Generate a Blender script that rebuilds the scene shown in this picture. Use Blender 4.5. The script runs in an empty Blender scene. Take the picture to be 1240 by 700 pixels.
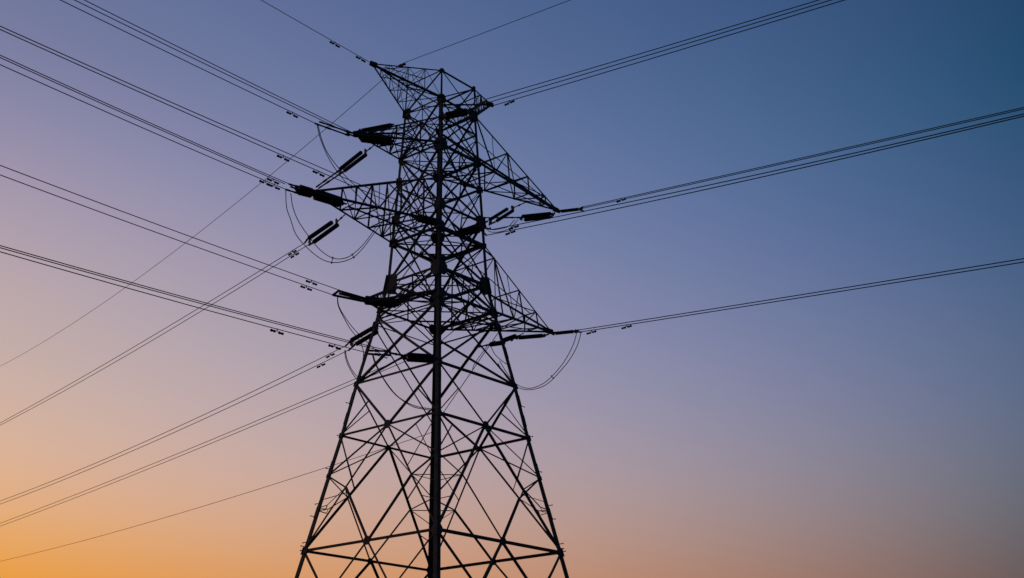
import bpy, math, random
from mathutils import Vector, Matrix

random.seed(7)
V = Vector
scene = bpy.context.scene
COL = scene.collection

# ------------------------------------------------------------------ camera
cam_data = bpy.data.cameras.new('camera')
cam_data.sensor_width = 36.0
cam_data.lens = 1496.358 / 1240.0 * 36.0
cam_data.clip_start = 0.1
cam_data.clip_end = 5000.0
cam = bpy.data.objects.new('camera', cam_data)
COL.objects.link(cam)
cam.matrix_world = Matrix.Translation((0, 0, 1.6)) @ Matrix.Rotation(math.pi / 2 + 0.366986, 4, 'X') @ Matrix.Rotation(-(0.00781), 4, 'Z')
scene.camera = cam

# ------------------------------------------------------------------ dusk sky
SKY_RAMPS = [[[0.1014,0.0639,0.0637],[0.077,0.0512,0.0522],[0.0556,0.0417,0.0445],[0.0402,0.0386,0.0443],[0.034,0.0452,0.0555],[0.0397,0.0646,0.0819],[0.0564,0.0945,0.1223],[0.0728,0.1122,0.1636],[0.0722,0.1156,0.1948],[0.0659,0.1149,0.2075],[0.0552,0.108,0.2055],[0.0413,0.095,0.1955],[0.0334,0.0842,0.182],[0.0256,0.0773,0.1656],[0.0136,0.0695,0.1487],[0.0143,0.0627,0.1391],[0.0183,0.0569,0.1343],[0.018,0.0508,0.1289],[0.0173,0.046,0.1242],[0.0162,0.0423,0.12],[0.015,0.0396,0.1164],[0.0135,0.0374,0.1131],[0.012,0.0358,0.11],[0.0103,0.0343,0.107]],[[0.3788,0.1408,0.0779],[0.4522,0.1682,0.0814],[0.5166,0.197,0.093],[0.5629,0.2289,0.121],[0.5823,0.2654,0.1736],[0.5657,0.3079,0.2589],[0.5058,0.3499,0.3712],[0.4239,0.356,0.4546],[0.3478,0.336,0.5025],[0.2825,0.3027,0.5201],[0.2278,0.2708,0.5153],[0.1797,0.2444,0.4968],[0.1345,0.2222,0.4703],[0.1107,0.207,0.4399],[0.0957,0.1875,0.4026],[0.0798,0.1616,0.363],[0.0651,0.1394,0.3292],[0.0523,0.1205,0.298],[0.0423,0.1044,0.2686],[0.0348,0.0909,0.2408],[0.0292,0.0793,0.2141],[0.0251,0.0691,0.1884],[0.022,0.0599,0.1632],[0.0194,0.0513,0.1384]],[[0.8318,0.2607,0.0258],[0.8528,0.2565,0.016],[0.8701,0.258,0.0079],[0.8803,0.2706,0.003],[0.8796,0.3002,0.003],[0.8645,0.3521,0.0188],[0.8284,0.4196,0.1503],[0.766,0.4551,0.2714],[0.6888,0.4605,0.338],[0.6103,0.4445,0.3719],[0.5436,0.4165,0.3907],[0.4894,0.3802,0.4037],[0.4152,0.3339,0.4109],[0.3325,0.2871,0.4066],[0.2568,0.2433,0.3835],[0.1966,0.2075,0.3524],[0.1597,0.1848,0.331],[0.1333,0.1669,0.3127],[0.1111,0.1498,0.2929],[0.0923,0.1334,0.272],[0.0764,0.1176,0.2501],[0.0625,0.1023,0.2275],[0.05,0.0872,0.2045],[0.0382,0.0723,0.1812]]]
SUN_AZ = -62.0          # degrees, left of the view
world = bpy.data.worlds.new('World')
scene.world = world
world.use_nodes = True
nt = world.node_tree
nt.nodes.clear()
N = nt.nodes.new


def lk(a, b):
    nt.links.new(a, b)


def mth(op, a, b=None, clamp=False):
    n = N('ShaderNodeMath')
    n.operation = op
    n.use_clamp = clamp
    for i, v in enumerate((a, b)):
        if v is None:
            continue
        if isinstance(v, (int, float)):
            n.inputs[i].default_value = v
        else:
            lk(v, n.inputs[i])
    return n.outputs[0]


tc = N('ShaderNodeTexCoord')
nrm = N('ShaderNodeVectorMath'); nrm.operation = 'NORMALIZE'
lk(tc.outputs['Generated'], nrm.inputs[0])
sep = N('ShaderNodeSeparateXYZ')
lk(nrm.outputs[0], sep.inputs[0])
sx, sy, sz = sep.outputs
hl = mth('SQRT', mth('ADD', mth('ADD', mth('MULTIPLY', sx, sx), mth('MULTIPLY', sy, sy)), 1e-6))
sa = math.radians(SUN_AZ)
dot = mth('DIVIDE', mth('ADD', mth('MULTIPLY', sx, math.sin(sa)), mth('MULTIPLY', sy, math.cos(sa))), hl)
# very soft high cirrus streaks shift the tone a little, as real dusk air does
noi = N('ShaderNodeTexNoise')
noi.inputs['Scale'].default_value = 1.6
noi.inputs['Detail'].default_value = 3.0
mp = N('ShaderNodeMapping')
mp.inputs['Scale'].default_value = (1.0, 1.0, 4.0)
lk(nrm.outputs[0], mp.inputs[0])
lk(mp.outputs[0], noi.inputs['Vector'])
wob = mth('MULTIPLY', mth('SUBTRACT', noi.outputs['Fac'], 0.5), 0.02)
t = mth('DIVIDE', mth('SUBTRACT', dot, 0.02), 0.80, clamp=True)
fac = mth('ADD', mth('DIVIDE', mth('SUBTRACT', sz, -0.05), 0.85), wob, clamp=True)
it = mth('SUBTRACT', 1.0, t)
weights = [mth('MULTIPLY', it, it), mth('MULTIPLY', mth('MULTIPLY', t, it), 2.0), mth('MULTIPLY', t, t)]
total = None
for stops, w in zip(SKY_RAMPS, weights):
    r = N('ShaderNodeValToRGB')
    r.color_ramp.interpolation = 'B_SPLINE'
    el = r.color_ramp.elements
    while len(el) < len(stops):
        el.new(0.5)
    for i, c in enumerate(stops):
        el[i].position = i / (len(stops) - 1)
    for i, c in enumerate(stops):
        el[i].color = (c[0], c[1], c[2], 1)
    lk(fac, r.inputs[0])
    sc = N('ShaderNodeVectorMath'); sc.operation = 'SCALE'
    lk(r.outputs[0], sc.inputs[0])
    lk(w, sc.inputs['Scale'])
    if total is None:
        total = sc.outputs[0]
    else:
        ad = N('ShaderNodeVectorMath'); ad.operation = 'ADD'
        lk(total, ad.inputs[0]); lk(sc.outputs[0], ad.inputs[1])
        total = ad.outputs[0]
bg_dusk = N('ShaderNodeBackground')
lk(total, bg_dusk.inputs['Color'])
# the physical sky with the sun at the horizon adds its last faint glow
sky = N('ShaderNodeTexSky')
sky.sky_type = 'NISHITA'
sky.sun_disc = False
sky.sun_elevation = math.radians(-3.0)
sky.sun_rotation = math.radians(SUN_AZ)
bg_sky = N('ShaderNodeBackground')
bg_sky.inputs['Strength'].default_value = 0.004
lk(sky.outputs[0], bg_sky.inputs['Color'])
add = N('ShaderNodeAddShader')
lk(bg_dusk.outputs[0], add.inputs[0]); lk(bg_sky.outputs[0], add.inputs[1])
out = N('ShaderNodeOutputWorld')
lk(add.outputs[0], out.inputs['Surface'])

# last warm light from the left horizon
sun_data = bpy.data.lights.new('sun', 'SUN')
sun_data.energy = 0.03
sun_data.color = (1.0, 0.62, 0.36)
sun_data.angle = math.radians(12)
sun = bpy.data.objects.new('sun', sun_data)
COL.objects.link(sun)
e = math.radians(2.5)
sdir = V((math.sin(sa) * math.cos(e), math.cos(sa) * math.cos(e), math.sin(e)))
sun.rotation_euler = sdir.to_track_quat('Z', 'Y').to_euler()

vs = scene.view_settings
vs.view_transform = 'Standard'
vs.look = 'None'
vs.exposure = 0.0
vs.gamma = 1.0
vs.use_curve_mapping = False
scene.render.engine = 'CYCLES'
scene.render.resolution_x = 1024
scene.render.resolution_y = 578

# ------------------------------------------------------------------ measured layout, metres
TOWER_CENTRE = [-5.7394173676151,90.0]
TOWER_TURN = 0.08603163902525705
TIPS = {"X":[-12.008,84.65,47.0],"Y":[-14.52,80.882,40.3],"Z":[-10.905,86.811,34.0],"R1":[4.117,99.796,47.3],"R2":[3.263,97.089,35.0],"pkL":[-10.958,84.771,53.3],"pkR":[-1.609,93.074,54.2]}
WIRES = {"a1":[[[-12.008,84.65],231,[47.053,-0.014693,0.0003],0.38,83.7],[[-12.008,84.65],231,[46.859,-0.020746,0.0003],0.61,84.3],[[-12.008,84.65],231,[46.35,-0.019409,0.0003],4.09,85.3]],"a2":[[[-5.424,86.344],231,[40.585,-0.033015,0.0003],2.2,96.1],[[-5.424,86.344],231,[40.173,-0.027061,0.0003],2.2,96.0]],"a3":[[[-14.52,80.882],231,[40.249,-0.01139,0.0006],1.99,84.1],[[-14.52,80.882],231,[40.112,-0.011879,0.0006],2.41,84.1],[[-14.52,80.882],231,[39.733,-0.014653,0.0006],2.3,84.0]],"a4":[[[-10.905,86.811],231,[34.204,-0.020047,0.0005],2.85,89.5],[[-10.905,86.811],231,[33.666,-0.02144,0.0005],3.42,89.4]],"a5":[[[-5.218,83.96],231,[28.243,-0.068016,0.0005],5.2,93.3],[[-5.218,83.96],231,[28.121,-0.067788,0.0005],5.2,93.3],[[-5.218,83.96],231,[27.681,-0.060991,0.0005],5.2,93.2]],"b1":[[[-5.476,86.941],-41,[50.203,-0.13842,0.0002],4.75,92.8],[[-5.476,86.941],-41,[49.835,-0.13525,0.0002],4.16,93.6],[[-5.476,86.941],-41,[49.42,-0.13142,0.0002],5.44,94.4]],"b2":[[[4.117,99.796],-41,[47.193,-0.11782,0.0001],2.63,100.3],[[4.117,99.796],-41,[47.067,-0.11772,0.0001],2.63,100.3]],"b3":[[[-4.369,88.85],-41,[40.203,-0.14288,0.0005],3.72,103.4],[[-4.369,88.85],-41,[39.789,-0.13634,0.0005],3.24,103.4]],"b4":[[[3.263,97.089],-41,[34.875,-0.10412,0.0001],2.83,98.3],[[3.263,97.089],-41,[34.684,-0.10506,0.0001],2.82,98.3]],"c1":[[[-12.461,84.454],130,[39.896,-0.023894,0.00027916],5.67,195.0],[[-12.461,84.454],130,[39.578,-0.031571,0.00038597],5.15,194.9]],"c2":[[[-10.569,89.583],130,[32.652,-0.03159,0.0003934],4.0,203.4],[[-10.569,89.583],130,[32.158,-0.028381,0.00036622],3.61,203.3]],"c3":[[[-6.161,94.882],130,[33.374,-0.012628,0.00015],4.12,222.6],[[-6.161,94.882],130,[33.022,-0.013416,0.00015],3.57,222.4]],"ga":[[[-10.958,84.771],231,[53.398,-0.00031224,0.0003],0.32,71.2]],"gb":[[[-8.7,85.77],-41,[53.942,-0.1069,0.0002],0.08,77.2]],"gc":[[[-8.7,85.77],128,[54.012,-0.072298,0.0007854],0.14,224.5]],"gd":[[[-6.283,96.305],128,[26.463,0.011434,0.0002],0.04,234.4]]}
DAMPERS = [["a1",2,[-15.975,79.751,46.24],-129.0],["ga",0,[-13.446,81.699,53.401],-129.0],["ga",0,[-11.706,83.847,53.398],-129.0],["a2",1,[-15.281,74.171,39.823],-129.0],["a2",1,[-13.274,76.65,39.882],-129.0],["a3",2,[-17.125,77.666,39.683],-129.0],["a3",1,[-16.705,78.184,40.078],-129.0],["a3",2,[-16.636,78.269,39.691],-129.0],["a4",0,[-14.376,82.525,34.109],-129.0],["a4",1,[-14.667,82.165,33.556],-129.0],["a5",2,[-14.584,72.394,26.884],-129.0],["a5",2,[-11.537,76.157,27.119],-129.0],["c1",0,[-17.384,90.321,39.729],130.0],["c1",1,[-17.113,89.998,39.37],130.0],["c2",0,[-14.614,94.404,32.469],130.0],["c2",1,[-15.489,95.447,31.962],130.0],["b1",2,[-0.078,82.248,48.49],-41.0],["b2",0,[9.328,95.266,46.384],-41.0],["b3",1,[-0.09,85.13,39.032],-41.0],["b3",0,[0.169,84.905,39.362],-41.0],["b4",1,[6.382,94.377,34.251],-41.0],["b4",1,[9.013,92.09,33.889],-41.0]]
STRINGS = {"X":{"attach":[-9.288,88.009,48.141],"rows":[[[-9.644,87.569,48.208],[-11.626,85.122,47.235]],[[-9.633,87.582,47.772],[-11.641,85.103,46.829]]],"fit":[[[-12.245,84.357,46.988],[-14.306,81.812,46.58]],[[-12.436,84.121,46.649],[-14.579,81.475,46.259]],[[-11.948,84.724,46.86],[-12.548,83.983,46.719]]],"r":0.19},"Xthin":{"attach":[-9.384,87.89,49.644],"rows":[[[-9.674,87.532,49.377],[-11.637,85.108,47.581]]],"fit":[[[-11.799,84.907,47.424],[-12.229,84.377,46.999]]],"r":0.13},"I2":{"attach":[-10.771,86.709,47.142],"rows":[[[-11.859,88.006,47.268],[-14.027,90.591,46.958]],[[-11.406,87.466,46.78],[-13.608,90.091,46.541]]],"fit":[[[-14.041,90.607,46.906],[-16.289,93.285,46.726]],[[-13.663,90.156,46.529],[-16.021,92.966,46.456]]],"r":0.135},"Y":{"attach":[-12.262,83.67,40.658],"rows":[[[-12.583,83.274,40.747],[-14.277,81.182,40.507]],[[-12.675,83.16,40.391],[-14.36,81.079,40.095]]],"fit":[],"r":0.21},"Yout":{"attach":[-14.444,80.976,40.278],"rows":[[[-14.375,81.06,40.45],[-15.264,79.962,40.293]],[[-14.412,81.015,40.131],[-15.296,79.923,39.915]]],"fit":[[[-15.266,79.961,40.325],[-15.797,79.304,40.207]],[[-15.243,79.989,39.815],[-15.966,79.096,39.687]],[[-15.206,80.034,40.098],[-15.694,79.432,40.073]]],"r":0.19},"I3":{"attach":[-12.461,84.454,40.178],"rows":[[[-13.586,85.795,40.167],[-15.889,88.539,39.957]],[[-13.031,85.133,39.675],[-15.349,87.896,39.376]]],"fit":[[[-15.96,88.624,39.945],[-16.186,88.894,39.761]],[[-15.371,87.922,39.36],[-15.764,88.39,39.354]]],"r":0.145},"Z":{"attach":[-8.574,89.69,34.847],"rows":[[[-8.881,89.311,34.914],[-11.05,86.632,34.298]],[[-8.914,89.271,34.594],[-11.066,86.613,33.928]]],"fit":[[[-11.076,86.6,34.253],[-12.695,84.602,34.084]],[[-11.229,86.412,33.953],[-13.007,84.215,33.597]],[[-11.341,86.273,34.099],[-12.656,84.649,33.888]],[[-12.695,84.601,34.097],[-13.058,84.153,33.574]]],"r":0.15},"I5":{"attach":[-10.569,89.583,33.2],"rows":[[[-10.687,89.701,32.974],[-12.702,91.716,32.599]],[[-10.247,89.261,32.55],[-12.24,91.254,32.135]]],"fit":[[[-12.7,91.714,32.564],[-13.097,92.111,32.325]],[[-12.313,91.327,32.126],[-12.816,91.83,31.855]]],"r":0.15},"Q":{"attach":[-5.299,83.86,28.559],"rows":[[[-5.546,83.556,28.617],[-7.342,81.338,28.054]],[[-5.541,83.561,28.312],[-7.335,81.346,27.739]]],"fit":[[[-7.443,81.213,27.936],[-8.307,80.146,27.805]],[[-8.36,80.081,27.902],[-9.632,78.51,27.456]],[[-8.353,80.089,27.639],[-9.673,78.459,27.208]]],"r":0.145},"C2":{"attach":[-5.567,86.167,40.169],"rows":[[[-5.745,85.948,40.279],[-7.063,84.319,39.95]],[[-5.741,85.953,39.971],[-7.058,84.326,39.649]]],"fit":[[[-7.062,84.321,39.897],[-7.512,83.765,39.884]],[[-7.057,84.327,39.629],[-7.509,83.769,39.718]]],"r":0.15},"P":{"attach":[-5.485,86.95,49.802],"rows":[[[-5.21,86.71,49.868],[-3.376,85.116,49.353]],[[-5.206,86.707,49.539],[-3.307,85.057,49.004]]],"fit":[[[-3.309,85.058,49.283],[-2.319,84.197,49.263]],[[-3.241,84.999,49.067],[-1.862,83.8,49.397]]],"r":0.135},"M":{"attach":[-4.369,88.85,40.579],"rows":[[[-4.1,88.617,40.594],[-2.38,87.121,40.22]],[[-4.098,88.614,40.262],[-2.379,87.12,39.908]]],"fit":[[[-2.314,87.064,40.125],[-1.604,86.447,39.756]],[[-2.314,87.064,39.917],[-1.926,86.726,39.351]]],"r":0.14},"R1b":{"attach":[4.01,99.889,47.319],"rows":[[[4.328,99.612,47.214],[5.965,98.189,46.769]]],"fit":[[[5.965,98.189,46.785],[6.244,97.947,46.869]],[[6.032,98.131,46.679],[6.3,97.898,46.411]]],"r":0.125},"R1c":{"attach":[3.867,100.013,47.321],"rows":[[[3.58,100.262,47.308],[0.878,102.611,48.098]],[[3.532,100.304,47.006],[1.098,102.42,47.673]]],"fit":[[[0.803,102.677,48.03],[-0.404,103.726,48.515]],[[-0.404,103.726,48.515],[-4.667,107.431,50.184]]],"r":0.145},"R1m":{"attach":[1.221,97.917,47.314],"rows":[[[-0.236,99.184,47.377],[-2.091,100.797,46.881]],[[0.272,98.743,47.01],[-1.456,100.245,46.531]]],"fit":[[[-2.166,100.862,46.87],[-2.467,101.124,46.748]],[[-1.493,100.277,46.522],[-2.016,100.732,46.489]]],"r":0.135},"R2b":{"attach":[3.296,97.06,34.99],"rows":[[[3.495,96.888,34.871],[5.1,95.492,34.556]]],"fit":[[[5.101,95.491,34.577],[5.425,95.21,34.563]],[[5.164,95.437,34.487],[5.612,95.047,34.334]]],"r":0.125},"R2c":{"attach":[3.128,97.206,34.969],"rows":[[[2.589,97.675,34.96],[0.459,99.526,35.417]]],"fit":[[[0.459,99.526,35.417],[-0.316,100.2,35.503]]],"r":0.15},"R2m":{"attach":[0.925,96.457,34.766],"rows":[[[0.38,96.93,34.716],[-0.932,98.071,34.628]],[[-0.586,97.77,34.429],[-1.987,98.988,34.63]]],"fit":[[[-0.932,98.071,34.606],[-1.423,98.498,34.571]],[[-1.987,98.988,34.63],[-3.205,100.047,34.733]]],"r":0.17}}
JUMPERS = {"J1":{"cables":[[[-14.448,81.636,46.241],[-14.257,81.872,45.395],[-13.908,82.303,44.512],[-13.513,82.792,43.795],[-12.957,83.478,43.1],[-12.014,84.642,42.279],[-10.608,86.378,41.416],[-9.577,87.651,41.007]],[[-14.397,81.699,46.275],[-14.15,82.005,45.326],[-13.747,82.502,44.407],[-13.083,83.322,43.645],[-12.199,84.414,42.932],[-10.857,86.072,42.253],[-9.475,87.778,41.485]]],"sp":[]},"J2":{"cables":[[[-15.961,79.102,39.593],[-15.854,79.234,38.368],[-15.576,79.578,37.563],[-15.191,80.053,36.561],[-14.428,80.995,35.876],[-13.719,81.871,35.533],[-13.113,82.619,35.546],[-12.408,83.489,35.929],[-11.699,84.366,36.639],[-11.091,85.115,37.719],[-10.633,85.682,38.767],[-10.165,86.259,39.836],[-9.744,86.779,40.895]],[[-15.67,79.461,39.568],[-15.505,79.665,38.628],[-15.148,80.106,37.734],[-14.523,80.878,36.914],[-13.744,81.84,36.162],[-12.975,82.789,35.938],[-12.315,83.604,36.237],[-11.759,84.291,36.846],[-11.1,85.105,37.983],[-10.486,85.863,39.39],[-9.915,86.568,40.94]]],"sp":[[[-13.031,82.72,35.535],[-12.977,82.788,35.97]],[[-11.672,84.399,36.626],[-11.785,84.259,36.833]]]},"J3":{"cables":[[[-12.776,84.502,33.607],[-12.699,84.597,32.933],[-12.363,85.012,32.247],[-11.892,85.593,31.487],[-11.344,86.27,30.881],[-11.001,86.694,30.122],[-11.023,86.666,29.157]],[[-12.765,84.514,33.612],[-12.646,84.662,32.893],[-12.176,85.242,32.136],[-11.576,85.983,31.492],[-10.921,86.792,30.99],[-10.203,87.678,30.503],[-9.479,88.573,30.139]]],"sp":[]},"J4":{"cables":[[[-12.455,87.255,30.383],[-12.413,87.307,29.949],[-12.257,87.499,29.431],[-11.978,87.843,28.895],[-11.672,88.222,28.496],[-11.287,88.697,28.251]],[[-12.428,87.288,30.393],[-12.302,87.444,29.799],[-12.07,87.73,29.246],[-11.79,88.076,28.838],[-11.459,88.484,28.574],[-11.024,89.022,28.476]]],"sp":[]},"J5":{"cables":[[[-9.382,78.818,27.235],[-9.221,79.018,26.718],[-8.808,79.527,26.005],[-8.345,80.099,25.363],[-7.885,80.668,24.946],[-7.269,81.428,24.635],[-6.7,82.13,24.506],[-5.703,83.362,24.633]],[[-9.334,78.878,27.254],[-9.121,79.141,26.64],[-8.655,79.716,25.83],[-7.937,80.603,25.015],[-7.167,81.553,24.67],[-6.442,82.449,24.622],[-5.705,83.359,24.751]]],"sp":[]},"J6":{"cables":[[[5.592,95.064,34.319],[5.401,95.231,33.633],[5.127,95.468,33.009],[4.523,95.993,32.126],[3.389,96.98,31.069],[2.719,97.562,30.651],[2.116,98.086,30.529],[1.442,98.672,30.565],[0.762,99.263,30.815],[0.076,99.859,31.357],[-0.618,100.462,32.344],[-1.251,101.013,33.624]],[[5.259,95.354,34.422],[5.012,95.568,33.608],[4.604,95.923,32.809],[4.065,96.392,32.045],[3.395,96.974,31.385],[2.791,97.499,30.949],[2.253,97.967,30.74],[1.558,98.571,30.676],[0.9,99.143,30.9],[0.216,99.738,31.464],[-0.476,100.339,32.524],[-1.108,100.888,33.805]]],"sp":[[[3.323,97.037,31.052],[3.194,97.149,31.264]]]},"J7":{"cables":[[[-1.846,98.865,34.478],[-1.425,98.5,33.552],[-0.595,97.778,32.593],[-0.185,97.422,32.334]],[[-2.129,99.112,34.562],[-3.2,100.042,33.332],[-3.413,100.228,32.733]]],"sp":[]},"J8":{"cables":[[[-2.016,100.732,46.489],[-1.718,100.472,45.89],[-0.978,99.83,45.68],[-0.247,99.194,45.63],[0.264,98.75,46.06]],[[-2.316,100.993,46.607],[-2.016,100.732,45.846],[-1.126,99.958,45.42],[-0.103,99.069,45.415],[0.552,98.499,45.945]]],"sp":[]}}
GROUND_CLAMP = [-8.7,85.77,53.672]


# ------------------------------------------------------------------ materials
def material(name, c0, c1, rough, metal, scale, bump=0.0):
    m = bpy.data.materials.new(name)
    m.use_nodes = True
    t_ = m.node_tree
    b = t_.nodes['Principled BSDF']
    co = t_.nodes.new('ShaderNodeTexCoord')
    n = t_.nodes.new('ShaderNodeTexNoise')
    n.inputs['Scale'].default_value = scale
    n.inputs['Detail'].default_value = 5.0
    t_.links.new(co.outputs['Object'], n.inputs['Vector'])
    r = t_.nodes.new('ShaderNodeValToRGB')
    r.color_ramp.elements[0].position = 0.3
    r.color_ramp.elements[1].position = 0.72
    r.color_ramp.elements[0].color = (*c0, 1)
    r.color_ramp.elements[1].color = (*c1, 1)
    t_.links.new(n.outputs['Fac'], r.inputs[0])
    t_.links.new(r.outputs[0], b.inputs['Base Color'])
    b.inputs['Roughness'].default_value = rough
    b.inputs['Metallic'].default_value = metal
    b.inputs['Specular IOR Level'].default_value = 0.12
    if bump:
        bp = t_.nodes.new('ShaderNodeBump')
        bp.inputs['Strength'].default_value = bump
        bp.inputs['Distance'].default_value = 0.01
        t_.links.new(n.outputs['Fac'], bp.inputs['Height'])
        t_.links.new(bp.outputs[0], b.inputs['Normal'])
    return m


STEEL = material('weathered galvanised steel', (.022, .022, .022), (.052, .051, .05), .55, .12, 1.7, .2)
STEEL2 = material('galvanised fittings', (.02, .02, .021), (.04, .04, .041), .5, .2, 6.0)
GLAZE = material('brown glazed porcelain', (.014, .010, .009), (.026, .018, .015), .3, 0, 8.0)
WIRE = material('weathered aluminium strand', (.03, .03, .032), (.05, .05, .053), .6, .3, 3.0)
CONCRETE = material('footing concrete', (.25, .24, .22), (.38, .37, .35), .9, 0, 3.0, .3)
GROUND = material('dry field soil and grass', (.03, .035, .018), (.07, .065, .035), .95, 0, .25, .5)


# ------------------------------------------------------------------ mesh helpers
class MB:
    """collects closed solids; build() links them as one mesh object"""

    def __init__(self):
        self.v = []
        self.f = []

    def prism(self, ring0, ring1):
        n = len(ring0)
        o = len(self.v)
        self.v += list(ring0) + list(ring1)
        for i in range(n):
            j = (i + 1) % n
            self.f.append((o + i, o + j, o + n + j, o + n + i))
        self.f.append(tuple(o + i for i in reversed(range(n))))
        self.f.append(tuple(o + n + i for i in range(n)))

    def angle(self, a, b, u, v, w, th=None, off=0.0, w2=None):
        """rolled steel angle from a to b: flanges along u and v"""
        a = V(a); b = V(b)
        d = (b - a).normalized()
        th = th or max(.012, w * .13)
        out = []
        for p, ww in ((a, w), (b, w2 or w)):
            uu = (u - d * u.dot(d)).normalized()
            vv = (v - d * v.dot(d)).normalized()
            q = p + vv * off
            out.append([q, q + uu * ww, q + uu * ww + vv * th, q + uu * th + vv * th, q + uu * th + vv * ww, q + vv * ww])
        self.prism(out[0], out[1])

    def brace(self, a, b, nout, w, off=0.0):
        """angle bar lying in a face whose outward normal is nout"""
        a = V(a); b = V(b)
        d = (b - a).normalized()
        n = (nout - d * nout.dot(d))
        n = n.normalized() if n.length > 1e-4 else d.orthogonal().normalized()
        u = n.cross(d).normalized()
        self.angle(a - u * w * .5, b - u * w * .5, u, -n, w, off=off)

    def rod(self, a, b, r, n=8, r2=None):
        a = V(a); b = V(b)
        d = (b - a).normalized()
        u = d.orthogonal().normalized()
        w = d.cross(u)
        cs = [(math.cos(2 * math.pi * i / n), math.sin(2 * math.pi * i / n)) for i in range(n)]
        self.prism([a + (u * c + w * s) * r for c, s in cs], [b + (u * c + w * s) * (r2 or r) for c, s in cs])

    def tube(self, pts, r, n=6):
        pts = [V(p) for p in pts]
        rings = []
        u = (pts[1] - pts[0]).orthogonal().normalized()
        for i, p in enumerate(pts):
            d = (pts[min(i + 1, len(pts) - 1)] - pts[max(i - 1, 0)]).normalized()
            u = (u - d * u.dot(d)).normalized()
            w = d.cross(u)
            o = len(self.v)
            self.v += [p + (u * math.cos(2 * math.pi * k / n) + w * math.sin(2 * math.pi * k / n)) * r for k in range(n)]
            rings.append(o)
        for o0, o1 in zip(rings, rings[1:]):
            for k in range(n):
                j = (k + 1) % n
                self.f.append((o0 + k, o0 + j, o1 + j, o1 + k))
        self.f.append(tuple(rings[0] + k for k in reversed(range(n))))
        self.f.append(tuple(rings[-1] + k for k in range(n)))

    def lathe(self, a, b, prof, n=10):
        """profile of (distance along, radius) turned about a-b"""
        a = V(a); b = V(b)
        d = (b - a).normalized()
        u = d.orthogonal().normalized()
        w = d.cross(u)
        rings = []
        for s, r in prof:
            o = len(self.v)
            self.v += [a + d * s + (u * math.cos(2 * math.pi * k / n) + w * math.sin(2 * math.pi * k / n)) * r for k in range(n)]
            rings.append(o)
        for o0, o1 in zip(rings, rings[1:]):
            for k in range(n):
                j = (k + 1) % n
                self.f.append((o0 + k, o0 + j, o1 + j, o1 + k))
        self.f.append(tuple(rings[0] + k for k in reversed(range(n))))
        self.f.append(tuple(rings[-1] + k for k in range(n)))

    def plate(self, c, ux, uy, poly, th):
        n = ux.cross(uy).normalized()
        r0 = [c + ux * x + uy * y - n * th / 2 for x, y in poly]
        r1 = [p + n * th for p in r0]
        self.prism(r0, r1)

    def build(self, name, mat, parent=None, smooth=False):
        org = V((0, 0, 0))
        if parent is not None:
            org = parent_origin(parent)
        else:
            org = self.v[0].copy()
        me = bpy.data.meshes.new(name)
        me.from_pydata([tuple(p - org) for p in self.v], [], self.f)
        me.materials.append(mat)
        if smooth:
            for p in me.polygons:
                p.use_smooth = True
        me.update()
        o = bpy.data.objects.new(name, me)
        COL.objects.link(o)
        if parent is not None:
            o.parent = parent
        else:
            o.location = org
        return o


def parent_origin(p):
    o = V((0, 0, 0))
    while p is not None:
        o += p.location
        p = p.parent
    return o


def tag(o, label=None, cat=None, group=None, kind=None):
    for k, v in (('label', label), ('category', cat), ('group', group), ('kind', kind)):
        if v:
            o[k] = v
    return o


def empty(name, loc, label, cat, group=None):
    o = bpy.data.objects.new(name, None)
    o.empty_display_size = .3
    COL.objects.link(o)
    o.location = loc
    return tag(o, label, cat, group)


# ------------------------------------------------------------------ ground
g = MB()
R_ = 3000
g.v = [V((-R_, -R_, 0)), V((R_, -R_, 0)), V((R_, R_, 0)), V((-R_, R_, 0))]
g.f = [(0, 1, 2, 3)]
tag(g.build('ground', GROUND), kind='structure')

# ------------------------------------------------------------------ the pylon
CX, CY = TOWER_CENTRE
CX -= 0.06
AZ = {'N': -90, 'R': 0, 'F': 90, 'L': 180}
ZK = [0, 15.94, 24.43, 28.42, 36.6, 51.6, 51.7, 54.3]
RK = [13.6, 9.325, 7.057, 6.11, 3.95, 2.95, 2.947, 2.82]
FACES = [('N', 'L'), ('N', 'R'), ('F', 'L'), ('F', 'R')]
ZAX = V((0, 0, 1))


def rad(z):
    for i in range(len(ZK) - 1):
        if z <= ZK[i + 1]:
            t_ = (z - ZK[i]) / (ZK[i + 1] - ZK[i])
            return RK[i] + (RK[i + 1] - RK[i]) * t_
    return RK[-1]


def lp(k, z):
    a = math.radians(AZ[k]) + TOWER_TURN
    r = rad(z)
    return V((CX + r * math.cos(a), CY + r * math.sin(a), z))


def mid(p, q, t_=.5):
    return p + (q - p) * t_


def fnorm(f):
    a, b = (lp(f[0], 20), lp(f[1], 20))
    n = mid(a, b) - V((CX, CY, 20))
    return n.normalized()


tower = empty('transmission_tower', (CX, CY, 0), 'tall dark steel lattice pylon standing against the dusk sky', 'pylon')


def member(name, a, b, n, w, parent=None):
    m = MB()
    m.brace(a, b, n, w, off=random.uniform(0.0, .02))
    return m.build(name, STEEL, parent or tower)


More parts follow.
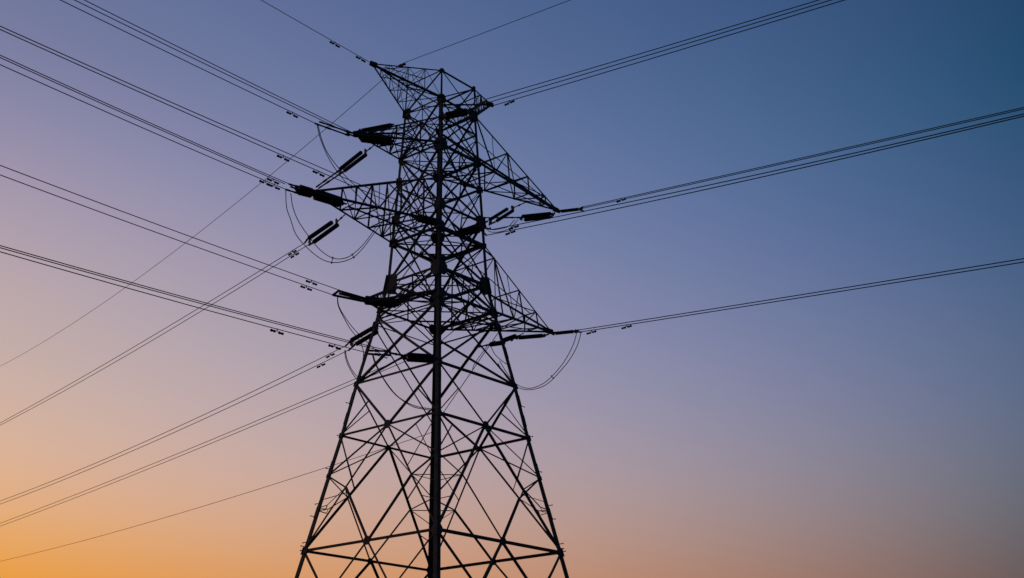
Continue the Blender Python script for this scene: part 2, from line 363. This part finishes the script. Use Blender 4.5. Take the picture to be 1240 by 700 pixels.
# legs: heavy rolled angles, corner outward, splice plates at the joints
OTHER = {'N': ('L', 'R'), 'F': ('R', 'L'), 'L': ('F', 'N'), 'R': ('N', 'F')}
LEGW = [.36, .34, .31, .29, .26, .21, .12, .10]
for k in 'NLRF':
    m = MB()
    for i in range(len(ZK) - 1):
        a, b = lp(k, ZK[i]), lp(k, ZK[i + 1])
        o1, o2 = (lp(x, ZK[i]) for x in OTHER[k])
        m.angle(a, b, (o1 - a), (o2 - a), LEGW[i], th=.045, w2=LEGW[i + 1])
        u = (o1 - a).normalized(); v = (o2 - a).normalized()
        for zz in ([ZK[i] + (ZK[i + 1] - ZK[i]) * q for q in (.33, .72)] if i < 5 else []):
            p, q = lp(k, zz - .45), lp(k, zz + .45)
            w_ = LEGW[i] * 1.02
            m.angle(p - (u + v) * .022, q - (u + v) * .022, u, v, w_ * .96, th=.02)
    leg = m.build('leg', STEEL, tower)
    # step bolts up the leg
    outd = (lp(k, 10) - V((CX, CY, 10))).normalized()
    side = -(lp(OTHER[k][0], 10) - lp(k, 10)).normalized()
    side2 = -(lp(OTHER[k][1], 10) - lp(k, 10)).normalized()
    if k in 'LR':
        for j, zz in enumerate((16.0, 16.25, 16.55, 18.4, 19.35, 21.9, 24.5, 26.9)):
            b_ = MB()
            p = lp(k, zz)
            d_ = side if j % 2 else side2
            b_.rod(p - d_ * .05, p + d_ * .3, .03, 6)
            b_.rod(p + d_ * .3, p + d_ * .34, .05, 6)
            b_.build('step_bolt', STEEL, leg)
    f_ = MB()
    b0 = lp(k, 0)
    f_.lathe(b0 + V((0, 0, -.4)), b0 + V((0, 0, 1)), [(0, .8), (.75, .62), (.8, .55)], 14)
    f_.build('footing', CONCRETE, tower)

# horizontal rings
RINGS = [(15.94, .2, 'NLRF'), (24.43, .17, 'NLRF'), (33.2, .09, 'NLRF'), (34.4, .19, 'NLRF'), (36.6, .21, 'NLRF'),
         (40.0, .26, 'NLRF'), (42.0, .15, 'NLRF'), (44.9, .15, 'NLRF'), (47.35, .19, 'NLRF'), (49.85, .11, 'NLRF'),
         (51.6, .13, 'NLRF'), (54.2, .11, 'NLRF')]
for z, w, ks in RINGS:
    for f in FACES:
        member('horizontal_strut', lp(f[0], z), lp(f[1], z), fnorm(f), w)
for f in (('N', 'L'), ('N', 'R')):
    member('horizontal_strut', lp(f[0], 28.42), lp(f[1], 28.42), fnorm(f), .17)

sec = MB()
CNT = [0]


def second(a, b, n, w=.075):
    """lighter redundant bracing: single parts, the surplus goes in one"""
    CNT[0] += 1
    if CNT[0] <= 99:
        member('secondary_brace', a, b, n, w)
    else:
        sec.brace(a, b, n, w, off=random.uniform(0, .02))


# lower body: K bracing above and below the middle ring, then down to the feet
for f in FACES:
    n = fnorm(f)
    near = 'N' in f
    M1 = mid(lp(f[0], 15.94), lp(f[1], 15.94))
    M2 = mid(lp(f[0], 24.43), lp(f[1], 24.43))
    M0 = mid(lp(f[0], 6.5), lp(f[1], 6.5))
    member('horizontal_strut', lp(f[0], 6.5), lp(f[1], 6.5), n, .15)
    for k in f:
        L1, L2, L3 = lp(k, 15.94), lp(k, 24.43), lp(k, 28.42)
        LM, LQ = lp(k, 21.4), lp(k, 19.0)
        member('diagonal_brace', M2, L3, n, .148)
        member('diagonal_brace', M2, L1, n, .152)
        member('diagonal_brace', M1, lp(k, 6.5), n, .155)
        member('diagonal_brace', M0, lp(k, 0.3), n, .15)
        member('diagonal_brace', L1, mid(M1, lp(k, 6.5), .38), n, .13)
        D = mid(M2, L1)
        second(M1, D, n, .14)
        second(D, LM, n, .095)
        second(LM, M2, n, .09)
        second(L2, mid(M2, L1, .42), n, .08)
        second(L2, mid(L3, M2, .42), n, .08)
        if k in 'NF':
            second(mid(M2, L1, .7), lp(k, 18.0), n, .055)
            second(D, lp(k, 19.3), n, .05)
            continue
        q = mid(M2, L1, .62)
        second(D, q + (LQ - q) * .45, n, .06)
        second(q + (LQ - q) * .45, LQ, n, .06)
        second(LQ + V((0, 0, -.15)), mid(M2, L1, .66) + (LQ - q) * .35, n, .06)
        second(mid(M2, L1, .66) + (LQ - q) * .35, q + (LQ - q) * .45, n, .05)
        second(lp(k, 6.5 + 4.5), mid(M1, lp(k, 6.5), .5), n, .075)
    # plan bracing of the face mid points
for z, w in ((34.4, .11), (47.35, .10), (40.0, .09), (36.6, .11), (42.0, .09), (44.9, .08), (51.6, .07)):
    ms = {f: mid(lp(f[0], z), lp(f[1], z)) for f in FACES}
    for a, b in ((('N', 'L'), ('N', 'R')), (('N', 'R'), ('F', 'R')), (('F', 'R'), ('F', 'L')), (('F', 'L'), ('N', 'L'))):
        second(ms[a], ms[b], ZAX, w)
for z, w in ((34.4, .10), (36.6, .09), (40.0, .11), (47.35, .09)):
    second(lp('L', z), lp('R', z), ZAX, w)
    second(lp('N', z - .05), lp('F', z - .05), ZAX, w)
# inner hangers between the arm levels
for k in 'LR':
    second(lp(k, 40.0), lp('F', 42.0), ZAX, .08)
    second(lp(k, 47.35), lp('N', 49.85), ZAX, .07)
    second(lp(k, 34.4), lp('N', 36.6), ZAX, .08)
    second(lp(k, 36.6), lp('F', 34.4), ZAX, .10)
# hip bracing inside each corner of the lower body
for k, (o1, o2) in OTHER.items():
    fa = mid(lp(k, 24.43), lp(o1, 24.43)); fb = mid(lp(k, 24.43), lp(o2, 24.43))
    L1 = lp(k, 15.94)
    da, db = mid(fa, L1), mid(fb, L1)
    second(da, db, ZAX, .06)
    second(mid(da, db), lp(k, 19.6), ZAX, .05)

# far faces: long redundants up to the lower arms
for k in 'LR':
    second(lp(k, 33.0), lp('F', 26.9), fnorm(('F', k)), .07)

# upper body: X panels
PAN = [(28.42, 33.8, .17), (33.6, 36.6, .12), (36.6, 42.0, .155), (42.0, 47.35, .14), (47.35, 51.6, .125), (51.6, 54.2, .09)]
for z0, z1, w in PAN:
    for f in FACES:
        n = fnorm(f)
        a0, a1, b0, b1 = lp(f[0], z0), lp(f[0], z1), lp(f[1], z0), lp(f[1], z1)
        if z0 == 28.42 and 'F' in f:
            pass
        member('diagonal_brace', a0, b1, n, w)
        member('diagonal_brace', b0, a1, n, w)
# intermediate bracing of the upper body
for f in FACES:
    n = fnorm(f)
    for z0, z1, zr in ((36.6, 42.0, 40.0), (42.0, 47.35, 44.9), (47.35, 51.6, 49.85)):
        wa, wb = rad(z0), rad(z1)
        zx = z0 + (z1 - z0) * wa / (wa + wb)
        xc = mid(lp(f[0], zx), lp(f[1], zx))
        second(mid(lp(f[0], zr), lp(f[1], zr)), xc, n, .06)
        if z0 == 36.6:
            continue
        m0 = mid(lp(f[0], z0), lp(f[1], z0)); m1 = mid(lp(f[0], z1), lp(f[1], z1))
        zm = (z0 + z1) / 2
        second(m0, lp(f[0], zm), n, .075); second(m0, lp(f[1], zm), n, .075)
        second(m1, lp(f[0], zm), n, .075); second(m1, lp(f[1], zm), n, .075)
    second(lp(f[1], 40.0), lp(f[0], 36.6), n, .09)
    second(lp(f[0], 40.0), lp(f[1], 34.4), n, .09)
    second(lp(f[0], 44.9), lp(f[1], 47.35), n, .075)
    second(lp(f[1], 44.9), lp(f[0], 42.0), n, .075)
    m34 = mid(lp(f[0], 34.4), lp(f[1], 34.4))
    second(m34, lp(f[0], 33.2), n, .07)
    second(m34, lp(f[1], 33.2), n, .07)
if sec.v:
    tag(sec.build('secondary_brace', STEEL, tower), kind='stuff')


# gusset plates at the joints
def gusset(k, z, w, h, face_pair=None):
    m = MB()
    p = lp(k, z)
    up = (lp(k, z + .5) - lp(k, z - .5)).normalized()
    for o in OTHER[k]:
        u = (lp(o, z) - p).normalized()
        n = fnorm((k, o) if (k, o) in FACES else (o, k))
        c = p + n * .03
        e_ = -w * .2 if k in 'LR' else -.05
        poly = [(e_, -h * .5), (w * .62, -h * .5), (w * .95, -h * .22), (w * .95, h * .22), (w * .62, h * .5), (e_, h * .5)]
        m.plate(c, u, up, poly, .035)
    return m.build('gusset_plate', STEEL, tower)


for k, z, w, h in [('N', 51.6, .5, .75), ('N', 47.4, .75, 1.15), ('N', 42.0, .62, .95), ('N', 36.6, .9, 1.25), ('N', 34.3, .7, .9),
                   ('N', 49.85, .3, .4), ('N', 40.2, .55, .7), ('N', 28.42, .4, .5), ('N', 24.43, .35, .5), ('N', 15.94, .5, .75),
                   ('L', 51.6, .8, .75), ('L', 47.35, .5, .5), ('L', 45.4, .55, .6), ('L', 42.0, .8, .75), ('L', 40.0, .75, .62), ('L', 36.6, 1.15, 1.4),
                   ('L', 34.4, .5, .55), ('L', 33.2, .5, .5), ('L', 28.42, .4, .4), ('L', 24.43, .35, .4), ('L', 21.4, .22, .3), ('L', 15.94, .5, .55),
                   ('R', 51.6, .75, .85), ('R', 47.35, .75, .7), ('R', 44.9, .6, .5), ('R', 42.0, .9, 1.0), ('R', 40.0, .4, .4), ('R', 36.6, 1.0, 1.3),
                   ('R', 34.4, .65, .6), ('R', 33.2, .5, .5), ('R', 28.42, .4, .4), ('R', 24.43, .4, .45), ('R', 21.4, .25, .3), ('R', 15.94, .5, .6),
                   ('F', 51.6, .45, .6), ('F', 47.35, .7, .8), ('F', 42.0, .8, .9), ('F', 40.1, 1.0, .9), ('F', 36.6, .8, 1.0), ('F', 34.4, .8, .8), ('F', 24.43, .35, .5), ('F', 15.94, .45, .6),
                   ('N', 54.2, .3, .35), ('R', 54.2, .3, .4), ('L', 54.2, .22, .3), ('F', 54.2, .22, .3)]:
    gusset(k, z, w, h)
for f in FACES:
    for z, s in ((15.94, .30 if 'N' in f else .24), (24.43, .31 if 'N' in f else .22)):
        m = MB()
        n = fnorm(f)
        c = mid(lp(f[0], z), lp(f[1], z)) + n * .02
        u = (lp(f[1], z) - lp(f[0], z)).normalized()
        m.plate(c, u, ZAX, [(-s, -s * .5), (-s * .4, -s), (s * .4, -s), (s, -s * .5), (s, s * .5), (s * .4, s), (-s * .4, s), (-s, s * .5)], .03)
        m.build('gusset_plate', STEEL, tower)


# cross arms and earth wire peaks
def arm(name, tops, bots, tip, stations, cw, ww, drop=.12):
    tip = V(tip)
    tipt = tip + V((0, 0, drop))
    web = MB()
    cen = (tops[0] + tops[1] + bots[0] + bots[1]) / 4
    out = (tip - cen); out.z = 0
    out.normalize()
    sidev = out.cross(ZAX)
    if (tops[0] - tops[1]).dot(sidev) < 0:
        sidev = -sidev
    ch = [(tops[0], tipt, sidev), (tops[1], tipt, -sidev), (bots[0], tip, sidev), (bots[1], tip, -sidev)]
    at = lambda i, s: mid(ch[i][0], ch[i][1], s)
    st = [0.0] + list(stations) + [1.0]
    for j in range(1, len(st) - 1):
        s = st[j]
        web.brace(at(0, s), at(2, s), sidev, ww)
        web.brace(at(1, s), at(3, s), -sidev, ww)
        web.brace(at(0, s), at(1, s), ZAX, ww)
        web.brace(at(2, s), at(3, s), -ZAX, ww)
        if j == 1:
            web.brace(at(0, s), at(3, s), out, ww)
    for j in range(len(st) - 2):
        s, t_ = st[j], st[j + 1]
        if t_ - s > .3:
            h_ = (s + t_) / 2
            for q0, q1, nn in ((0, 2, sidev), (1, 3, -sidev)):
                web.brace(at(q0, s), at(q1, h_), nn, ww)
                web.brace(at(q1, h_), at(q0, t_), nn, ww)
                web.brace(at(q1, h_), mid(at(q0, s), at(q0, t_), .5), nn, ww * .7)
            web.brace(at(2, h_), at(3, h_), -ZAX, ww)
            web.brace(at(3, h_), at(2, t_), -ZAX, ww)
            web.brace(at(2, h_), at(3, s), -ZAX, ww)
            continue
        web.brace(at(2, s), at(0, t_), sidev, ww)
        web.brace(at(3, s), at(1, t_), -sidev, ww)
        if j < 2:
            web.brace(at(2, s), at(3, t_), -ZAX, ww)
            web.brace(at(3, s), at(2, t_), -ZAX, ww)
            web.brace(at(0, s), at(1, t_), ZAX, ww)
            web.brace(at(2, s), at(1, t_), out, ww * .8)
        elif j % 2:
            web.brace(at(2, s), at(3, t_), -ZAX, ww)
            web.brace(at(0, s), at(1, t_), ZAX, ww)
        else:
            web.brace(at(3, s), at(2, t_), -ZAX, ww)
            web.brace(at(1, s), at(0, t_), ZAX, ww)
    if len(stations) > 2:
        s = stations[-1]
        web.brace(mid(bots[0], bots[1]), mid(at(2, s), at(3, s)), -ZAX, ww)
        web.brace(mid(tops[0], tops[1]), mid(at(0, s), at(1, s)), ZAX, ww)
        web.brace(mid(bots[0], bots[1]), mid(at(0, stations[0]), at(1, stations[0])), sidev, ww)
    a = web.build(name, STEEL, tower)
    for i, (p, q, n) in enumerate(ch):
        m = MB()
        d = (q - p).normalized()
        up = ZAX if i < 2 else -ZAX
        m.angle(p, q, -n, -up, cw[0] if i < 2 else cw[1], th=.025)
        m.build('chord', STEEL, a)
    m = MB()
    m.plate(tip + V((0, 0, drop / 2)), out, ZAX, [(-.55, -.16), (.12, -.2), (.22, 0), (.12, .24), (-.55, .3)], .05)
    m.plate(tip + V((0, 0, -.03)), out, sidev, [(-.5, -.22), (.15, -.16), (.15, .16), (-.5, .22)], .03)
    m.build('tip_plate', STEEL, a)
    return a


T = {k: V(v) for k, v in TIPS.items()}
arm('crossarm', [lp('L', 49.85), lp('N', 49.85)], [lp('L', 47.35), lp('N', 47.4)], T['X'], (.24, .52, .76), (.12, .14), .085)
arm('crossarm', [lp('L', 45.5), lp('N', 44.3)], [lp('L', 40.0), lp('N', 40.3)], T['Y'], (.13, .31, .66), (.14, .15), .10)
arm('crossarm', [lp('L', 36.0), lp('N', 36.0)], [lp('L', 34.4), lp('N', 34.4)], T['Z'], (.35, .7), (.14, .15), .08, .34)
arm('crossarm', [lp('R', 51.6), lp('F', 51.6)], [lp('R', 47.35), lp('F', 47.35)], T['R1'], (.37, .62, .84), (.13, .155), .09)
member('secondary_brace', mid(lp('R', 40.0), T['R2'], .13), lp('N', 41.2), ZAX, .09)
arm('crossarm', [lp('R', 40.0), lp('F', 40.0)], [lp('R', 34.4), lp('F', 34.4)], T['R2'], (.13, .5, .76), (.12, .155), .085)
arm('ground_wire_peak', [lp('L', 54.2), lp('N', 54.2)], [lp('L', 51.6), lp('N', 51.6)], T['pkL'], (.24, .48, .75), (.10, .14), .05)
arm('ground_wire_peak', [lp('R', 54.2), lp('F', 54.2)], [lp('R', 51.6), lp('F', 51.6)], T['pkR'], (.35, .7), (.11, .13), .07)


# ------------------------------------------------------------------ insulator strings
def insulator_mesh(a, b, r):
    m = MB()
    a = V(a); b = V(b)
    L = (b - a).length
    cap = .12
    n = max(4, int(round((L - 2 * cap) / .15)))
    st = (L - 2 * cap) / n
    prof = [(0, .03), (cap * .9, .035)]
    for i in range(n):
        s = cap + i * st
        prof += [(s, .05), (s + st * .2, r * .62), (s + st * .34, r), (s + st * .5, r * .97), (s + st * .6, r * .5), (s + st * .66, .05)]
    prof += [(L - cap * .9, .04), (L, .03)]
    m.lathe(a, b, prof, 12)
    return m


def string(key, name, label, group):
    S = STRINGS[key]
    A = V(S['attach'])
    root = empty(name, A, label, 'insulator', group)
    rows = S['rows']
    for a, b in rows:
        insulator_mesh(a, b, S['r'] * 1.25).build('insulator', GLAZE, root, True)
    i0 = [V(a) for a, b in rows]
    o0 = [V(b) for a, b in rows]
    d = (sum(o0, V((0, 0, 0))) - sum(i0, V((0, 0, 0)))).normalized()
    ic = sum(i0, V((0, 0, 0))) / len(i0)
    oc = sum(o0, V((0, 0, 0))) / len(o0)
    sp = (i0[0] - i0[-1]) if len(i0) > 1 else V((0, 0, .14))
    sd = (sp - d * sp.dot(d)).normalized() if sp.length > .01 else ZAX
    hw = max(.1, (sp - d * sp.dot(d)).length / 2)
    for c, sg in ((ic, -1), (oc, 1)):
        m = MB()
        m.plate(c + d * sg * .07, d * sg, sd, [(-.1, -hw - .06), (.06, -hw - .06), (.26, -.06), (.26, .06), (.06, hw + .06), (-.1, hw + .06)], .03)
        m.build('yoke_plate', STEEL2, root)
    if (A - ic).length > .12:
        m = MB()
        m.rod(A, ic - d * .3 if (A - ic).length > .5 else ic, .045)
        mm = mid(A, ic - d * .2)
        m.rod(mm - d * .1, mm + d * .1, .075)
        m.build('link', STEEL2, root)
    for a, b in S['fit']:
        m = MB()
        a = V(a); b = V(b)
        L = (b - a).length
        dd = (b - a).normalized()
        m.rod(a, b, .09 if key == 'Z' else .065)
        m.rod(a - dd * .05, a + dd * min(.35, L * .3), .085)
        m.rod(b - dd * min(.45, L * .35), b, .075)
        if L > 1.2:
            m.rod(mid(a, b, .55), mid(a, b, .68), .09)
        m.build('strain_clamp', STEEL2, root)
    return root


GI = 'insulator strings hung on the pylon'
for key, label in [
        ('X', 'thick twin dark insulator string along the top left arm, with long clamps reaching out left'),
        ('Xthin', 'thin single insulator string just above the thick pair on the top left arm'),
        ('I2', 'twin insulator slanting down left under the top left arm, between it and the middle arm'),
        ('Y', 'long thick dark twin insulator lying along the longest left arm'),
        ('Yout', 'short outermost insulator at the very tip of the longest left arm'),
        ('I3', 'twin insulator slanting down left below the longest left arm, inside the big cable loop'),
        ('Z', 'dark twin insulator along the lowest left arm with long clamps to its left'),
        ('I5', 'twin insulator slanting across the left leg just below the lowest left arm'),
        ('Q', 'lowest insulator, a near level twin string ending at the front leg'),
        ('C2', 'dark twin insulator at the front leg level with the longest left arm'),
        ('P', 'highest insulator, a thick twin string right of the front leg near the top'),
        ('M', 'twin insulator inside the pylon by the right leg, below the upper right arm'),
        ('R1b', 'single insulator pointing right from the tip of the upper right arm'),
        ('R1c', 'long twin insulator lying level under the tip of the upper right arm'),
        ('R1m', 'short twin insulator slanting down left beneath the upper right arm, nearest the right leg'),
        ('R2b', 'single insulator pointing right from the tip of the lower right arm'),
        ('R2c', 'single insulator just left of the lower right arm tip, level beneath its bottom edge'),
        ('R2m', 'thick twin insulator crossing the right leg under the root of the lower right arm')]:
    string(key, 'insulator_string', label, GI)


# ------------------------------------------------------------------ conductors
def wire(rec, r, name, label, cat, group=None):
    (x0, y0), az, (a, b, K), s0, s1 = rec
    c, s = math.cos(math.radians(az)), math.sin(math.radians(az))
    n = 56
    pts = []
    for i in range(n + 1):
        q = s0 + (s1 - s0) * (i / n) ** 1.3
        pts.append(V((x0 + c * q, y0 + s * q, a + b * q + K * q * q)))
    m = MB()
    m.tube(pts, r, 6)
    o = m.build(name, WIRE, None, True)
    tag(o, label, cat, group)
    return o


SETS = {
    'a1': ('conductors to the top left arm', ['topmost of three wires from the upper left sky to the top left arm', 'middle of three wires from the upper left sky to the top left arm', 'lowest of three wires ending at the top left arm, its end clamped farthest out']),
    'a2': ('pair of conductors passing below the top left arm', ['upper wire of the pair passing between the top and longest left arms', 'lower wire of the pair passing between the top and longest left arms']),
    'a3': ('conductors to the longest left arm', ['upper of two close wires above a third, ending at the longest left arm', 'wire just below the topmost one of those ending at the longest left arm', 'lowest of three wires ending at the tip of the longest left arm']),
    'a4': ('pair of conductors to the lowest left arm', ['upper wire of the widely spaced pair ending at the lowest left arm', 'lower wire of the widely spaced pair ending at the lowest left arm']),
    'a5': ('conductors to the lowest insulator', ['top wire of the lowest bundle falling from the left to the pylon', 'second wire of the lowest bundle falling from the left to the pylon', 'bottom wire of the lowest bundle falling from the left, ending at the lowest insulator']),
    'b1': ('conductors to the highest insulator', ['topmost of three wires rising to the upper right from the pylon top', 'middle of three wires rising to the upper right from the pylon top', 'lowest of three wires rising to the upper right, passing the right peak tip']),
    'b2': ('pair of conductors to the upper right arm', ['upper of two nearly touching wires from the upper right arm tip', 'lower of two nearly touching wires from the upper right arm tip']),
    'b3': ('pair of conductors passing below the upper right arm', ['upper of two wires passing just under the upper right arm tip to the pylon body', 'lower of two wires passing just under the upper right arm tip to the pylon body']),
    'b4': ('pair of conductors to the lower right arm', ['upper wire of the pair leaving the lower right arm tip', 'lower wire of the pair leaving the lower right arm tip']),
    'c1': ('pair of conductors from below the longest left arm', ['upper wire of the pair going down left from inside the big cable loop', 'lower wire of the pair going down left from inside the big cable loop']),
    'c2': ('pair of conductors from below the lowest left arm', ['upper wire of the pair going down left from the insulator crossing the left leg', 'lower wire of the pair going down left from the insulator crossing the left leg']),
    'c3': ('lowest pair of conductors going down left', ['upper wire of the lowest pair going down left, crossing behind the left leg', 'lower wire of the lowest pair going down left, crossing behind the left leg']),
}
NAMEOF = {}
for k, (grp, labels) in SETS.items():
    for i, rec in enumerate(WIRES[k]):
        wire(rec, {'a': .031, 'b': .035, 'c': .032}[k[0]], 'power_line', labels[i], 'power line', grp)
for k, lab in [('ga', 'single thin wire rising to the top left edge from the left peak tip'),
               ('gb', 'single thin wire rising to the upper right from the left peak'),
               ('gc', 'single thin wire falling from the left peak across the other wires to the left edge'),
               ('gd', 'lowest single thin wire, near the bottom left corner')]:
    wire(WIRES[k][0], .025, 'ground_wire', lab, 'ground wire')
m = MB()
cl = V(GROUND_CLAMP)
m.rod(cl + V((-.25, .1, .1)), cl + V((.35, -.1, .2)), .09)
m.rod(cl + V((0, 0, -.05)), cl + V((0, 0, .22)), .07)
m.build('ground_wire_clamp', STEEL2, tower)

# ------------------------------------------------------------------ jumper loops
JL = {
    'J1': 'slack twin cable dropping from the outer clamps of the top left arm',
    'J2': 'big twin cable loop hanging below the longest left arm',
    'J3': 'slack twin cable dropping from the outer clamps of the lowest left arm',
    'J4': 'short twin cable hanging left of the left leg below its slanting insulator',
    'J5': 'twin cable curving down behind the left leg to the front leg below the lowest insulator',
    'J6': 'wide twin cable loop hanging right of the pylon from the lower right arm tip',
    'J7': 'small cable loop inside the right leg under the lower right arm',
    'J8': 'small cable loop under the short slanting insulator beside the right leg',
}


def smooth(pts, n=5):
    pts = [V(p) for p in pts]
    P = [pts[0] * 2 - pts[1]] + pts + [pts[-1] * 2 - pts[-2]]
    o = []
    for i in range(1, len(P) - 2):
        for j in range(n):
            t_ = j / n
            a, b, c, d = P[i - 1:i + 3]
            o.append(.5 * ((2 * b) + (c - a) * t_ + (2 * a - 5 * b + 4 * c - d) * t_ * t_ + (3 * b - a - 3 * c + d) * t_ ** 3))
    return o + [pts[-1]]


for key, lab in JL.items():
    Jd = JUMPERS[key]
    root = empty('jumper_loop', Jd['cables'][0][0], lab, 'cable loop', 'slack cable loops on the pylon')
    for c in Jd['cables']:
        m = MB()
        m.tube(smooth(c), .032, 6)
        m.build('cable', WIRE, root, True)
    for a, b in Jd['sp']:
        m = MB()
        a = V(a); b = V(b)
        m.rod(a, b, .03)
        d = (b - a).normalized() * .05
        m.rod(a - d, a + d, .06)
        m.rod(b - d, b + d, .06)
        m.build('spacer', STEEL2, root)

# ------------------------------------------------------------------ vibration dampers
DL = {('a1', 2): ['damper on the lowest wire left of the top left arm clamps'],
      ('ga', 0): ['damper farther out on the thin wire above the left peak', 'damper nearest the left peak tip on the thin wire'],
      ('a2', 1): ['damper farther left on the pair below the top left arm', 'damper nearer the pylon on the pair below the top left arm'],
      ('a3', 2): ['damper farthest out on the lowest wire to the longest left arm', 'damper nearest the longest left arm tip on its lowest wire'],
      ('a3', 1): ['damper on an upper wire just left of the longest left arm tip'],
      ('a4', 0): ['damper on the upper wire left of the lowest left arm'], ('a4', 1): ['damper on the lower wire left of the lowest left arm'],
      ('a5', 2): ['damper far out on the bottom wire of the lowest bundle', 'damper beside the left leg on the lowest bundle'],
      ('c1', 0): ['damper on the upper wire just below the big cable loop'], ('c1', 1): ['damper on the lower wire just below the big cable loop'],
      ('c2', 0): ['damper on the upper wire by the insulator crossing the left leg'], ('c2', 1): ['damper on the lower wire by the insulator crossing the left leg'],
      ('b1', 2): ['damper on the wire just right of the right peak tip'], ('b2', 0): ['damper on the wire right of the upper right arm tip'],
      ('b3', 1): ['damper on the lower wire under the upper right arm insulators'], ('b3', 0): ['damper on the upper wire under the upper right arm insulators'],
      ('b4', 1): ['damper nearest the lower right arm tip on its wire', 'damper farther right on the wire from the lower right arm']}
used = {}
for k, i, P, az in DAMPERS:
    n_ = used.get((k, i), 0)
    used[(k, i)] = n_ + 1
    P = V(P)
    d = V((math.cos(math.radians(az)), math.sin(math.radians(az)), 0))
    root = empty('vibration_damper', P, 'small double weight ' + DL[(k, i)][n_], 'damper', 'vibration dampers clipped under the wires')
    lo = P + V((0, 0, -.13))
    L = {'a': .32, 'b': .28, 'g': .3, 'c': .38}[k[0]]
    m = MB()
    m.tube(smooth([lo - d * L * .8 + V((0, 0, -.04)), lo - d * L * .4, lo, lo + d * L * .4, lo + d * L * .8 + V((0, 0, -.04))], 3), .014, 5)
    m.build('messenger_wire', STEEL2, root)
    m = MB()
    m.rod(lo + V((0, 0, -.03)), P + V((0, 0, .04)), .035, 6)
    m.build('clamp', STEEL2, root)
    for sg in (-1, 1):
        m = MB()
        c = lo + d * sg * L + V((0, 0, -.06))
        m.lathe(c - d * .2, c + d * .2, [(0, .05), (.04, .09), (.14, .075), (.24, .065), (.34, .10), (.4, .06)], 8)
        m.build('weight', STEEL2, root, True)
